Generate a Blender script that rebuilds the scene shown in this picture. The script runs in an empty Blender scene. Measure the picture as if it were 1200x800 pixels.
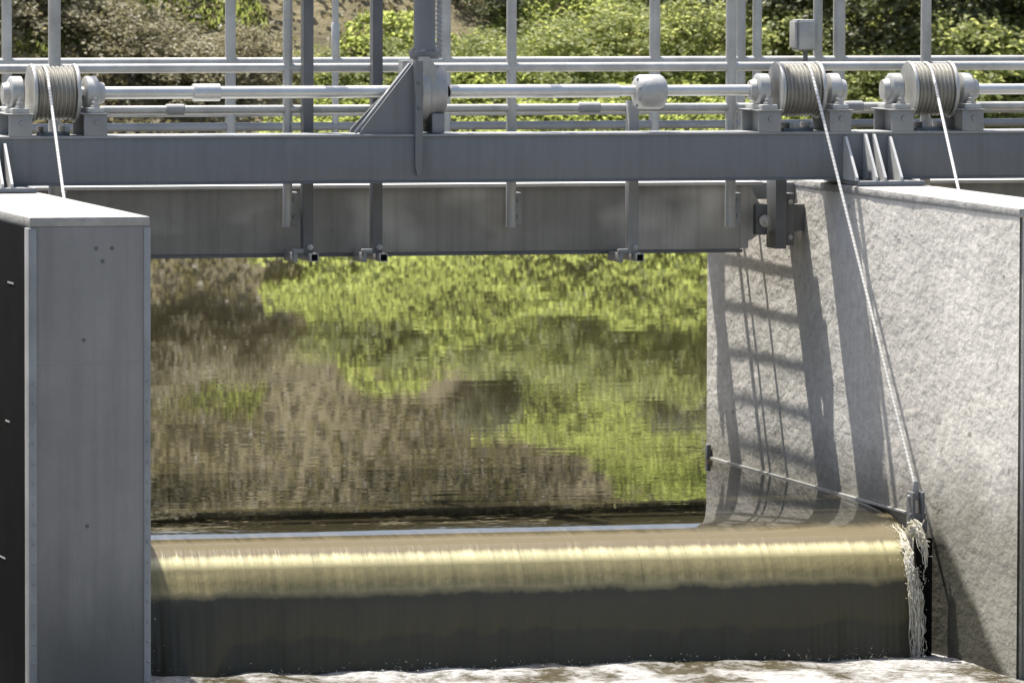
import bpy, bmesh, math, random
import numpy as np
from mathutils import Vector, Matrix
random.seed(7); RNG = np.random.default_rng(11)
SC = bpy.context.scene
COL = SC.collection
rad = math.radians

# ------------------------------------------------------------------ camera
F_PX = 7800.0; YAW = rad(15.0); PITCH = math.atan2(506, 7800); ROLL = 0.003; HC = 2.04
fw = Vector((math.sin(YAW)*math.cos(PITCH), math.cos(YAW)*math.cos(PITCH), -math.sin(PITCH)))
r0 = Vector((math.cos(YAW), -math.sin(YAW), 0)); u0 = r0.cross(fw)
rt = r0*math.cos(ROLL)+u0*math.sin(ROLL); up = -r0*math.sin(ROLL)+u0*math.cos(ROLL)
CAM = Vector((0, 0, HC))
cd = bpy.data.cameras.new('camera'); cam = bpy.data.objects.new('camera', cd); COL.objects.link(cam)
cd.sensor_width = 36; cd.lens = 36*F_PX/1200; cd.clip_start = 0.5; cd.clip_end = 2000
m = Matrix((rt, up, -fw)).transposed().to_4x4(); m.translation = CAM
cd.dof.use_dof = True; cd.dof.focus_distance = 22.2; cd.dof.aperture_fstop = 17
cam.matrix_world = m; SC.camera = cam

def P(px, py, Y):
    "world point on the plane y = Y (metres upstream of the camera)"
    d = fw + rt*((px-600)/F_PX) - up*((py-400)/F_PX)
    return CAM + d*(Y/d.y)

# ------------------------------------------------------------------ light
SUN = Vector((-0.175, 0.42, 1.0)).normalized()
sd = bpy.data.lights.new('sun', 'SUN'); sd.energy = 5.0; sd.angle = rad(0.5); sd.color = (1, .955, .88)
so = bpy.data.objects.new('sun', sd); COL.objects.link(so); so.location = (0, 30, 40)
so.rotation_euler = SUN.to_track_quat('Z', 'Y').to_euler()
w = bpy.data.worlds.new('World'); SC.world = w; w.use_nodes = True
nt = w.node_tree; bg = nt.nodes['Background']; sky = nt.nodes.new('ShaderNodeTexSky')
sky.sky_type = 'NISHITA'; sky.sun_disc = False; sky.dust_density = 4.0
sky.sun_elevation = math.asin(SUN.z); sky.sun_rotation = math.atan2(SUN.x, SUN.y)
nt.links.new(sky.outputs[0], bg.inputs[0]); bg.inputs[1].default_value = 0.112
SC.view_settings.view_transform = 'Standard'; SC.view_settings.look = 'None'
SC.view_settings.gamma = 1; SC.view_settings.exposure = 1.13
SC.render.engine = 'CYCLES'
SC.cycles.max_bounces = 8; SC.cycles.transparent_max_bounces = 8
SC.cycles.use_denoising = True

# ------------------------------------------------------------------ materials
class N:
    def __init__(s, name):
        s.m = bpy.data.materials.new(name); s.m.use_nodes = True; s.t = s.m.node_tree
        s.b = s.t.nodes['Principled BSDF']; s.out = s.t.nodes['Material Output']
        s.co = s.t.nodes.new('ShaderNodeTexCoord')
    def n(s, typ, **kw):
        o = s.t.nodes.new(typ)
        for k, v in kw.items(): setattr(o, k, v)
        return o
    def l(s, a, b): s.t.links.new(a, b)
    def noise(s, scale, detail=4, rough=.55, vec=None, stretch=None):
        v = vec or s.co.outputs['Object']
        if stretch:
            mp = s.n('ShaderNodeMapping'); mp.inputs['Scale'].default_value = stretch; s.l(v, mp.inputs[0]); v = mp.outputs[0]
        o = s.n('ShaderNodeTexNoise'); o.inputs['Scale'].default_value = scale
        o.inputs['Detail'].default_value = detail; o.inputs['Roughness'].default_value = rough
        s.l(v, o.inputs['Vector']); return o.outputs['Fac']
    def ramp(s, fac, stops):
        o = s.n('ShaderNodeValToRGB'); e = o.color_ramp.elements
        while len(e) < len(stops): e.new(.5)
        for i, (p, c) in enumerate(stops):
            e[i].position = p; e[i].color = (*c, 1) if len(c) == 3 else c
        s.l(fac, o.inputs[0]); return o.outputs[0]
    def mix(s, fac, a, b, mode='MIX'):
        o = s.n('ShaderNodeMix', data_type='RGBA', blend_type=mode)
        for k, v in ((0, fac), (6, a), (7, b)):
            if hasattr(v, 'links'): s.l(v, o.inputs[k])
            else: o.inputs[k].default_value = (*v, 1) if isinstance(v, tuple) else v
        return o.outputs[2]
    def math(s, op, a, b=0, clamp=False):
        o = s.n('ShaderNodeMath', operation=op); o.use_clamp = clamp
        for k, v in ((0, a), (1, b)):
            if hasattr(v, 'links'): s.l(v, o.inputs[k])
            else: o.inputs[k].default_value = v
        return o.outputs[0]
    def bump(s, h, dist, strength=1, prev=None):
        o = s.n('ShaderNodeBump'); o.inputs['Distance'].default_value = dist; o.inputs['Strength'].default_value = strength
        s.l(h, o.inputs['Height'])
        if prev: s.l(prev, o.inputs['Normal'])
        return o.outputs[0]
    def set(s, **kw):
        for k, v in kw.items():
            k = k.replace('_', ' ')
            if hasattr(v, 'links'): s.l(v, s.b.inputs[k])
            else: s.b.inputs[k].default_value = (*v, 1) if isinstance(v, tuple) else v

def steel(name, c, rough=.5, metal=0., var=.25, spots=.0, sc=6, drip=0):
    n = N(name)
    a = n.noise(sc, 5, .6); b = n.noise(70, 3, .6)
    lo = tuple(x*(1-var) for x in c); hi = tuple(min(1, x*(1+var)) for x in c)
    col = n.ramp(a, [(.3, lo), (.7, hi)])
    col = n.mix(n.math('MULTIPLY', b, .18), col, tuple(x*.55 for x in c))
    if spots:
        s = n.ramp(n.noise(3.2, 2, .4, stretch=(1, 1, 1.6)), [(.50, (0, 0, 0)), (.72, (1, 1, 1))])
        col = n.mix(n.math('MULTIPLY', s, spots), col, tuple(min(1, x*2.0+.03) for x in c))
    if drip:
        d = n.ramp(n.noise(1, 5, .65, stretch=(26, 26, 1.1)), [(.46, (0, 0, 0)), (.72, (1, 1, 1))])
        col = n.mix(n.math('MULTIPLY', d, drip), col, (.045, .04, .032))
        d2 = n.ramp(n.noise(1, 4, .6, stretch=(17, 17, 2.6)), [(.60, (0, 0, 0)), (.74, (1, 1, 1))])
        col = n.mix(n.math('MULTIPLY', d2, drip*.7), col, (.30, .28, .24))
        r = n.ramp(n.noise(19, 5, .7), [(.66, (0, 0, 0)), (.73, (1, 1, 1))])
        col = n.mix(n.math('MULTIPLY', r, drip*.8), col, (.10, .05, .025))
    n.set(Base_Color=col, Metallic=metal, Roughness=rough)
    n.l(n.bump(n.noise(90, 4, .6), .0012, .6), n.b.inputs['Normal'])
    return n.m

M = {}
M['beam'] = steel('painted_beam', (.162, .168, .170), .5, 0, .12, 0, 1.6, .22)
M['girder'] = steel('weathered_plate', (.235, .230, .212), .55, 0, .12, .8, 6, .3)
M['galv'] = steel('galvanised', (.40, .40, .38), .42, .25, .28, 0, 6, .12)
M['shaft'] = steel('shaft_steel', (.55, .55, .53), .34, .55, .15)
M['galv_d'] = steel('dull_galvanised', (.26, .265, .265), .5, .2, .2)
M['dark'] = steel('dark_steel', (.11, .115, .12), .5, .1, .2)
M['white'] = steel('pale_steel', (0.496, 0.496, 0.48), .45, .1, .15)
M['rope'] = steel('wire_rope', (.58, .58, .55), .45, .3, .15)
M['black'] = blk = steel('dull_black', (.006, .006, .006), .8, 0, .3)  # even dull black, shared by pier side, gate gap and tube mouths
blk.node_tree.nodes['Principled BSDF'].inputs['Specular IOR Level'].default_value = .06
M['clad'] = steel('pier_plate', (.225, .215, .198), .55, 0, .16, 0, 2.2, .2)
M['winding'] = steel('rope_winding', (.27, .26, .225), .45, .4, .35)

n = N.__new__(N); n.m = M['clad']; n.t = n.m.node_tree; n.b = n.t.nodes['Principled BSDF']; n.co = n.t.nodes.new('ShaderNodeTexCoord')
sp = n.n('ShaderNodeSeparateXYZ'); n.l(n.co.outputs['Object'], sp.inputs[0])
old = n.b.inputs['Base Color'].links[0].from_socket
f = n.ramp(n.math('ADD', n.math('MULTIPLY', sp.outputs[2], -1.3), n.math('MULTIPLY', n.noise(6, 5, .65, stretch=(1.6, 1, .5)), .55)), [(.22, (0, 0, 0)), (.62, (1, 1, 1))])
n.set(Base_Color=n.mix(n.math('MULTIPLY', f, .62), old, (.06, .058, .045)))     # plate turns darker towards its foot, in uneven patches
n = N.__new__(N); n.m = M['rope']; n.t = n.m.node_tree; n.b = n.t.nodes['Principled BSDF']; n.co = n.t.nodes.new('ShaderNodeTexCoord')
wv = n.n('ShaderNodeTexWave', wave_type='BANDS', bands_direction='DIAGONAL'); wv.inputs['Scale'].default_value = 26; n.l(n.co.outputs['Object'], wv.inputs['Vector'])
old = n.b.inputs['Base Color'].links[0].from_socket
n.set(Base_Color=n.mix(n.math('MULTIPLY', wv.outputs['Fac'], .6), old, (.22, .21, .19)))

def concrete(name, base, rough_scale=1.0, wet=True):
    n = N(name)
    a = n.noise(2.2, 6, .65); b = n.noise(22, 5, .65)
    col = n.ramp(a, [(.25, tuple(x*.72 for x in base)), (.5, base), (.75, tuple(x*1.22 for x in base))])
    col = n.mix(.35, col, n.ramp(b, [(.3, tuple(x*.55 for x in base)), (.65, tuple(x*1.25 for x in base))]))
    pit = n.ramp(n.noise(16, 3, .5, stretch=(1, 1, 1.5)), [(.24, (1, 1, 1)), (.33, (0, 0, 0))])
    col = n.mix(n.math('MULTIPLY', pit, .5), col, (.10, .095, .07))
    if wet:
        sp = n.n('ShaderNodeSeparateXYZ'); n.l(n.co.outputs['Object'], sp.inputs[0])
        zz = n.math('ADD', sp.outputs[2], n.math('MULTIPLY', n.noise(5, 4, .6, stretch=(1, 1, .3)), .22))
        wetf = n.ramp(zz, [(.0, (1, 1, 1)), (.16, (.85, .85, .85)), (.24, (0, 0, 0))])
        # damp, algae stained foot of the wall
        wetf = n.ramp(n.math('MULTIPLY', n.math('SUBTRACT', .36, zz), 3), [(0, (0, 0, 0)), (.7, (1, 1, 1))])
        # dark fan-shaped patch on the wall beside the gate
        ln = n.math('ADD', n.math('ADD', n.math('SUBTRACT', 21.06, sp.outputs[1]), n.math('MULTIPLY', sp.outputs[2], 1.6)), n.math('MULTIPLY', n.math('SUBTRACT', n.noise(6, 4, .6), .5), .16))
        fan = n.math('MULTIPLY', n.ramp(n.math('MULTIPLY', n.math('MULTIPLY', ln, -1), 5), [(.0, (0, 0, 0)), (.5, (1, 1, 1))]), n.ramp(n.math('SUBTRACT', .5, n.math('ADD', sp.outputs[2], .02)), [(.48, (0, 0, 0)), (.56, (1, 1, 1))]))
        col = n.mix(n.math('MULTIPLY', wetf, .64), col, (.10, .09, .055))
        col = n.mix(n.math('MULTIPLY', fan, .9), col, (.03, .03, .02))
        n.set(Roughness=.9); n.b.inputs['Specular IOR Level'].default_value = .15
    else: n.set(Roughness=.85)
    n.set(Base_Color=col)
    h = n.noise(30*rough_scale, 5, .6, stretch=(1, .55, 1)); h2 = n.noise(10*rough_scale, 3, .5, stretch=(1, .6, .8))
    bp = n.bump(h2, .009, .7); bp = n.bump(h, .0058, .8, bp)
    vo = n.n('ShaderNodeTexVoronoi'); vo.inputs['Scale'].default_value = 15*rough_scale; n.l(n.co.outputs['Object'], vo.inputs['Vector'])
    bp = n.bump(vo.outputs['Distance'], .002, .5, bp)
    n.l(bp, n.b.inputs['Normal'])
    return n.m
M['concrete'] = concrete('rough_concrete', (.60, .575, .525))
M['cap'] = concrete('bleached_concrete', (0.322, 0.316, 0.298), 1.4, False)

def leafmat(name, dark, mid, light, trans, tf=.45):
    n = N(name)
    g = n.n('ShaderNodeNewGeometry')
    col = n.ramp(g.outputs['Random Per Island'], [(0, dark), (.5, mid), (1, light)])
    n.set(Base_Color=col, Roughness=.5); n.b.inputs['Specular IOR Level'].default_value = .35
    t = n.n('ShaderNodeBsdfTranslucent')
    n.l(n.mix(.75, col, trans), t.inputs[0])
    mx = n.n('ShaderNodeMixShader'); mx.inputs[0].default_value = tf
    n.l(n.b.outputs[0], mx.inputs[1]); n.l(t.outputs[0], mx.inputs[2]); n.l(mx.outputs[0], n.out.inputs[0])
    return n.m
M['leaf'] = leafmat('shrub_leaf', (.10, .13, .035), (.21, .24, .08), (.42, .43, .21), (.66, .70, .26), .62)
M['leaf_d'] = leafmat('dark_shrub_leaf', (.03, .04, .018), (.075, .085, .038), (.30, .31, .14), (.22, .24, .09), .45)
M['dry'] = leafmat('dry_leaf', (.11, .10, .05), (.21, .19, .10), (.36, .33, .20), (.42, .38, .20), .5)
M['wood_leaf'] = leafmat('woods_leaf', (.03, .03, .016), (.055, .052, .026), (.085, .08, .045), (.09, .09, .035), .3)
M['creeper'] = leafmat('creeper_leaf', (.12, .165, .03), (.19, .23, .06), (.30, .32, .12), (.56, .62, .19), .6)
M['litter'] = leafmat('dry_litter', (.045, .042, .022), (.085, .078, .042), (.19, .168, .10), (.18, .165, .08), .45)
M['grass'] = leafmat('grass_blade', (.09, .13, .025), (.15, .19, .045), (.22, .25, .08), (.42, .48, .13), .55)
n = N('bark'); n.set(Base_Color=n.ramp(n.noise(12, 5), [(.3, (.05, .038, .026)), (.7, (.13, .10, .07))]), Roughness=.9); M['bark'] = n.m
n = N('earth'); n.set(Base_Color=n.ramp(n.noise(1.3, 7, .7), [(.3, (.07, .06, .03)), (.5, (.15, .125, .065)), (.72, (.26, .22, .125))]), Roughness=.95)
n.l(n.bump(n.noise(6, 6, .7), .05, 1), n.b.inputs['Normal']); M['earth'] = n.m

# --- river water: turbid body + clear reflecting skin; the falling sheet is thin and lets light through
n = N('river_water')
sp = n.n('ShaderNodeSeparateXYZ'); n.l(n.co.outputs['Object'], sp.inputs[0])
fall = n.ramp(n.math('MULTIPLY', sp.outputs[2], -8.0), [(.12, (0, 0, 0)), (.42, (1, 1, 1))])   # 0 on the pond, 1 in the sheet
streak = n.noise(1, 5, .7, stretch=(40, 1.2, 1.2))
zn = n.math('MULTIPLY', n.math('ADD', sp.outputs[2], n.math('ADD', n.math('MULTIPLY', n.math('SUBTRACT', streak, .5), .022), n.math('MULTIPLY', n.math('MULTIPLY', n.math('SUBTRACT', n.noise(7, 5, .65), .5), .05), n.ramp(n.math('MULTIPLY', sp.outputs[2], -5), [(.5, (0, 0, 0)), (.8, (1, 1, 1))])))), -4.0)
lit_silt = n.ramp(zn, [(.06, (.028, .024, .013)), (.12, (.15, .125, .075)), (.25, (.18, .15, .09)), (.31, (.72, .67, .40)), (.37, (.58, .53, .30)), (.43, (.27, .24, .125)), (.60, (.26, .225, .11)), (.70, (.40, .345, .18)), (.80, (.060, .058, .044))])   # silty brown, with the lip's sunlight and the lower sheet's shade painted in
body = n.mix(n.math('MULTIPLY', n.ramp(streak, [(.38, (0, 0, 0)), (.68, (.5, .5, .5))]), n.ramp(zn, [(.2, (0, 0, 0)), (.3, (1, 1, 1)), (.74, (1, 1, 1)), (.78, (.15, .15, .15))])), lit_silt, (.09, .08, .045))
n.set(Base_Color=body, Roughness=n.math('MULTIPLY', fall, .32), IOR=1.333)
n.b.inputs['Specular IOR Level'].default_value = .5
rip = n.noise(1, 3, .5, stretch=(1.6, 7, 1)); rip2 = n.noise(1, 2, .5, stretch=(7, 16, 1)); rip3 = n.noise(1, 2, .5, stretch=(.35, 1.1, 1))
bp = n.bump(rip, .00022, 1); bp = n.bump(rip2, .00005, 1, bp); bp = n.bump(rip3, .0006, 1, bp)
bp = n.bump(n.math('MULTIPLY', streak, fall), .003, .8, bp)
bp = n.bump(n.math('MULTIPLY', n.noise(38, 4, .6, stretch=(1, 1, .5)), n.ramp(n.math('MULTIPLY', sp.outputs[2], -5), [(.25, (0, 0, 0)), (.7, (1, 1, 1))])), .004, .6, bp)
n.l(bp, n.b.inputs['Normal'])
t = n.n('ShaderNodeBsdfTranslucent'); t.inputs[0].default_value = (.80, .68, .30, 1)
tr = n.n('ShaderNodeBsdfTransparent'); tr.inputs[0].default_value = (.92, .84, .55, 1)
m1 = n.n('ShaderNodeMixShader'); n.l(n.math('MULTIPLY', fall, .10), m1.inputs[0]); n.l(n.b.outputs[0], m1.inputs[1]); n.l(t.outputs[0], m1.inputs[2])
m2 = n.n('ShaderNodeMixShader'); n.l(n.math('MULTIPLY', fall, .12), m2.inputs[0]); n.l(m1.outputs[0], m2.inputs[1]); n.l(tr.outputs[0], m2.inputs[2])
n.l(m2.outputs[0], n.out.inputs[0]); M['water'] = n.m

n = N('tail_water')
f = n.noise(3.2, 7, .62, stretch=(1, .55, 1)); f2 = n.noise(28, 5, .65)
sp = n.n('ShaderNodeSeparateXYZ'); n.l(n.co.outputs['Object'], sp.inputs[0])
fx = n.ramp(n.math('MULTIPLY', sp.outputs[0], .1), [(.40, (0, 0, 0)), (.455, (1, 1, 1))])
fo = n.ramp(n.math('ADD', n.math('ADD', n.math('MULTIPLY', n.math('SUBTRACT', fx, 1), .14), f), n.math('MULTIPLY', n.math('SUBTRACT', f2, .5), .35)), [(.38, (0, 0, 0)), (.54, (1, 1, 1))])
col = n.mix(fo, (.075, .062, .03), n.ramp(n.noise(55, 4, .7), [(.3, (.19, .18, .15)), (.6, (.47, .47, .47))])); n.set(Base_Color=col, Roughness=n.math('ADD', n.math('MULTIPLY', fo, .6), .12), IOR=1.333)
n.l(n.bump(n.noise(46, 6, .75), .016, 1), n.b.inputs['Normal']); M['tail'] = n.m
n = N('white_water'); n.set(Base_Color=n.ramp(n.noise(40, 4), [(.3, (.5, .46, .34)), (.6, (.82, .81, .76))]), Roughness=.4)
n.l(n.bump(n.noise(60, 5, .7), .008, .8), n.b.inputs['Normal'])
t = n.n('ShaderNodeBsdfTranslucent'); t.inputs[0].default_value = (.85, .8, .62, 1)
m1 = n.n('ShaderNodeMixShader'); m1.inputs[0].default_value = .4; n.l(n.b.outputs[0], m1.inputs[1]); n.l(t.outputs[0], m1.inputs[2]); n.l(m1.outputs[0], n.out.inputs[0]); M['foam'] = n.m

# ------------------------------------------------------------------ mesh helpers
class MB:
    def __init__(s): s.bm = bmesh.new()
    def box(s, x0, x1, y0, y1, z0, z1, bev=0.0, rot=None):
        g = bmesh.ops.create_cube(s.bm, size=1)['verts']
        bmesh.ops.scale(s.bm, vec=(x1-x0, y1-y0, z1-z0), verts=g)
        if bev:
            e = list({e for v in g for e in v.link_edges})
            r = bmesh.ops.bevel(s.bm, geom=e, offset=bev, segments=2, affect='EDGES', profile=.6)
            g = list({v for f in r['faces'] for v in f.verts} | {v for v in g if v.is_valid})
            g = list(set(g) | {v for q in g for ed in q.link_edges for v in ed.verts})
        if rot: bmesh.ops.rotate(s.bm, cent=(0, 0, 0), matrix=rot, verts=g)
        bmesh.ops.translate(s.bm, vec=((x0+x1)/2, (y0+y1)/2, (z0+z1)/2), verts=g); return s
    def lathe(s, p, axis, prof, seg=24, cap=True):
        "prof: list of (distance along axis, radius)"
        p = Vector(p); a = Vector(axis).normalized(); q = a.to_track_quat('Z', 'Y')
        rings = []
        for t, r in prof:
            rings.append([s.bm.verts.new(p + a*t + q @ Vector((r*math.cos(2*math.pi*k/seg), r*math.sin(2*math.pi*k/seg), 0))) for k in range(seg)])
        for A, B in zip(rings, rings[1:]):
            for k in range(seg): s.bm.faces.new((A[k], A[(k+1) % seg], B[(k+1) % seg], B[k]))
        if cap: s.bm.faces.new(rings[0][::-1]); s.bm.faces.new(rings[-1])
        return s
    def cyl(s, p0, p1, r, seg=16, r2=None):
        p0 = Vector(p0); p1 = Vector(p1)
        return s.lathe(p0, p1-p0, [(0, r), ((p1-p0).length, r if r2 is None else r2)], seg)
    def tube(s, pts, r, seg=10):
        pts = [Vector(p) for p in pts]; rings = []
        for i, p in enumerate(pts):
            d = (pts[min(i+1, len(pts)-1)]-pts[max(i-1, 0)]).normalized()
            x = d.orthogonal().normalized() if i == 0 else (rings_x - d*rings_x.dot(d)).normalized()
            rings_x = x; y = d.cross(x)
            rr = r[i] if isinstance(r, (list, tuple)) else r
            rings.append([s.bm.verts.new(p+(x*math.cos(2*math.pi*k/seg)+y*math.sin(2*math.pi*k/seg))*rr) for k in range(seg)])
        for A, B in zip(rings, rings[1:]):
            for k in range(seg): s.bm.faces.new((A[k], A[(k+1) % seg], B[(k+1) % seg], B[k]))
        s.bm.faces.new(rings[0][::-1]); s.bm.faces.new(rings[-1]); return s
    def prism(s, poly, ext):
        e = Vector(ext); A = [s.bm.verts.new(Vector(p)) for p in poly]; B = [s.bm.verts.new(Vector(p)+e) for p in poly]
        s.bm.faces.new(A[::-1]); s.bm.faces.new(B)
        for k in range(len(A)): s.bm.faces.new((A[k], A[(k+1) % len(A)], B[(k+1) % len(A)], B[k]))
        return s
    def build(s, name, mat, parent=None, smooth=True):
        bmesh.ops.recalc_face_normals(s.bm, faces=s.bm.faces)
        me = bpy.data.meshes.new(name); s.bm.to_mesh(me); s.bm.free()
        if smooth:
            me.polygons.foreach_set('use_smooth', [True]*len(me.polygons)); me.set_sharp_from_angle(angle=rad(35))
        me.materials.append(mat)
        o = bpy.data.objects.new(name, me); COL.objects.link(o)
        if parent:
            o.parent = parent; o.location = -parent.location
        return o

def tag(o, label=None, cat=None, group=None, kind=None):
    if label: o['label'] = label
    if cat: o['category'] = cat
    if group: o['group'] = group
    if kind: o['kind'] = kind
    return o
def thing(name, loc, label, cat, group=None):
    o = bpy.data.objects.new(name, None); o.empty_display_size = .1; COL.objects.link(o); o.location = loc
    return tag(o, label, cat, group)
def copy_tree(o, parent=None):
    c = o.copy(); COL.objects.link(c)
    if parent: c.parent = parent
    for ch in o.children: copy_tree(ch, c)
    return c
def npmesh(name, V, Fq, mat, parent=None, smooth=False):
    me = bpy.data.meshes.new(name); k = Fq.shape[1]
    me.vertices.add(len(V)); me.vertices.foreach_set('co', V.astype(np.float32).ravel())
    me.loops.add(Fq.size); me.loops.foreach_set('vertex_index', Fq.astype(np.int32).ravel())
    me.polygons.add(len(Fq)); me.polygons.foreach_set('loop_start', np.arange(0, Fq.size, k, dtype=np.int32))
    me.polygons.foreach_set('use_smooth', [smooth]*len(Fq))
    me.update(calc_edges=True); me.validate(); me.materials.append(mat)
    o = bpy.data.objects.new(name, me); COL.objects.link(o)
    if parent: o.parent = parent; o.location = -parent.location
    return o
def fbm(x, y, seed=0, octv=4):
    r = np.random.default_rng(seed); out = np.zeros_like(x); a = 1.0; fr = 1.0
    for _ in range(octv):
        for _ in range(3):
            th = r.uniform(0, 2*math.pi); ph = r.uniform(0, 2*math.pi)
            out = out + a*np.sin(fr*(x*math.cos(th)+y*math.sin(th))+ph)/3
        a *= .5; fr *= 2.1
    return out
def grid(name, xs, ys, zf, mat, smooth=True, xf=None, yf=None):
    X, Y = np.meshgrid(xs, ys); Z = zf(X, Y)
    V = np.stack([X, Y, Z], -1).reshape(-1, 3); nx, ny = len(xs), len(ys)
    i = (np.arange(ny-1)[:, None]*nx+np.arange(nx-1)[None]).ravel()
    return npmesh(name, V, np.stack([i, i+1, i+nx+1, i+nx], 1), mat, None, smooth)

XR, XL = 7.135, 4.266; YF, YB_, ZT = 20.302, 23.81, 1.083
ZTAIL = -.445

# ------------------------------------------------------------------ piers
def slab_face(name, mat, parent, origin, uvec, vvec, nu, nv, normal, amp, seed):
    "a rough-cast face: a fine grid pushed in and out along its normal"
    o = np.array(origin); U = np.array(uvec); Vv = np.array(vvec); nn = np.array(normal)
    a, b = np.meshgrid(np.linspace(0, 1, nu), np.linspace(0, 1, nv))
    L, H = np.linalg.norm(U), np.linalg.norm(Vv)
    n1 = fbm(a*L*9, b*H*9, seed, 5)*amp
    r = np.random.default_rng(seed); n1 = n1 + r.normal(0, amp*.12, n1.shape)
    edge = np.minimum.reduce([a, 1-a, b, 1-b])*min(L, H); n1 = n1*np.clip(edge/.02, 0, 1)
    V = o+a[..., None]*U+b[..., None]*Vv+n1[..., None]*nn
    i = (np.arange(nv-1)[:, None]*nu+np.arange(nu-1)[None]).ravel()
    return npmesh(name, V.reshape(-1, 3), np.stack([i, i+1, i+nu+1, i+nu], 1), mat, parent, True)

pr = thing('concrete_pier', (7.27, 22, ZTAIL-.6), 'rough sunlit concrete pier that carries the right end of the beams', 'pier')
TH = .285
MB().box(XR+.012, XR+TH, YF+.004, YB_-.004, ZTAIL-.6, ZT-.012, .004).build('core', M['concrete'], pr)
slab_face('rough_face', M['concrete'], pr, (XR, YB_, ZTAIL-.6), (0, YF-YB_, 0), (0, 0, ZT-.012-ZTAIL+.6), 420, 230, (-1, 0, 0), .0013, 3)
cp = MB(); cp.box(XR-.004, XR+TH+.004, YF-.004, YB_+.004, ZT-.03, ZT, .008); cp.build('cap', M['cap'], pr)
MB().box(XR+.02, XR+TH, YF-.008, YF+.01, ZTAIL-.6, ZT-.04, .003).build('nose_plate', M['clad'], pr)
ws = MB(); ws.box(XR-.012, XR-.002, 21.42, 23.79, -.004, .005, .001); ws.build('waterline_strip', M['galv'], pr)
eb = MB(); eb.box(XR-.02, XR-.004, 23.735, 23.765, -.015, .05, .004); eb.build('strip_stop', M['dark'], pr)

pl = thing('steel_clad_pier', (4.08, 22, ZTAIL-.6), 'smooth grey plated pier with white top at the left of the opening', 'pier')
XLL = 3.893
MB().box(XLL+.004, XL-.004, YF+.006, YB_, ZTAIL-.6, ZT-.03, .004).build('core', M['concrete'], pl)
q = MB().box(XLL, XL, YF-.004, YF+.004, ZTAIL-.6, ZT-.03, .002); q.build('front_plate', M['clad'], pl)
MB().box(XLL-.004, XL+.004, YF-.006, YB_+.004, ZT-.03, ZT, .006).build('cap', M['cap'], pl)
MB().box(XLL-.006, XLL+.002, YF+.07, YB_, ZTAIL-.6, ZT-.032, .002).build('black_side_face', M['black'], pl)  # even black sheet over the pier's side face
for x0, x1 in ((XLL-.008, XLL+.018), (XL-.016, XL+.006)):
    a = MB(); a.box(x0, x1, YF-.008, YF+.06, ZTAIL-.6, ZT-.034, .003)
    xm = (x0+x1)/2+.002
    for k in range(22): a.lathe((xm, YF-.008, ZTAIL-.3+k*.0625), (0, -1, 0), [(-.002, .006), (.003, .005), (.005, .002)], 8)
    an = a.build('corner_angle', M['galv_d'], pl)
MB().box(XLL+.02, XL-.018, YF-.0055, YF-.003, .628, .632, .0005).build('weld_seam', M['galv_d'], pl)
for x, z in ((4.15, .985), (4.10, .985), (4.12, .945), (4.06, .70), (4.07, .12)): MB().lathe((x, YF-.004, z), (0, -1, 0), [(-.002, .007), (.002, .006)], 10).build('plug', M['dark'], pl)
# wet white scuffs on the black side
for (Y0, z0, L) in ((20.55, .86, .1), (20.62, .42, .07), (20.7, -.02, .12)): MB().box(XLL-.0075, XLL-.004, Y0, Y0+L, z0, z0+.006, .001).build('scuff', M['galv_d'], pl)

# ------------------------------------------------------------------ front beam with its gussets
BY0, BY1, BZ0, BZ1 = 22.19, 22.39, 1.102, 1.264
bt = thing('steel_beam', (5.6, 22.3, 1.1), 'long blue grey painted steel beam spanning both piers under the winches', 'beam')
q = MB(); q.box(2.6, 10.5, BY0, BY1, BZ0, BZ1, .006); q.build('web', M['beam'], bt)
q = MB(); q.box(2.6, 10.5, BY0-.006, BY1+.004, BZ1-.004, BZ1+.004, .002); q.build('top_flange', M['galv_d'], bt)
q = MB(); q.box(2.6, 10.5, BY0-.006, BY1+.004, BZ0-.002, BZ0+.006, .002); q.build('bottom_flange', M['dark'], bt)
def gussets(pxs, Xa, Xb, pyt):
    q = MB(); q.box(Xa, Xb, BY0-.16, BY1+.05, ZT+.002, ZT+.017, .003); q.build('base_plate', M['galv_d'], bt)
    for px, pt in zip(pxs, pyt):
        x = P(px, 185, BY0).x; zt = P(px, pt, BY0).z
        g = MB(); g.prism([(x, BY0-.001, zt), (x, BY0-.008-.012, zt), (x, BY0-.15, ZT+.03), (x, BY0-.15, ZT+.018), (x, BY0-.001, ZT+.018)], (.009, 0, 0))
        g.build('gusset', M['white'], bt, False)
    for i in range(len(pxs)-1):
        b = MB()
        x = P((pxs[i]+pxs[i+1])/2+2, 205, BY0-.08).x
        b.lathe((x, BY0-.09, ZT+.018), (0, 0, 1), [(0, .012), (.008, .012), (.009, .006), (.03, .006)], 6)
        b.build('anchor_bolt', M['dark'], bt)
gussets([988, 1011, 1021, 1040], XR+.015, XR+.26, [160, 157, 157, 160])
gussets([-8, 3], XLL+.02, XL-.02, [165, 168])

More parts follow.
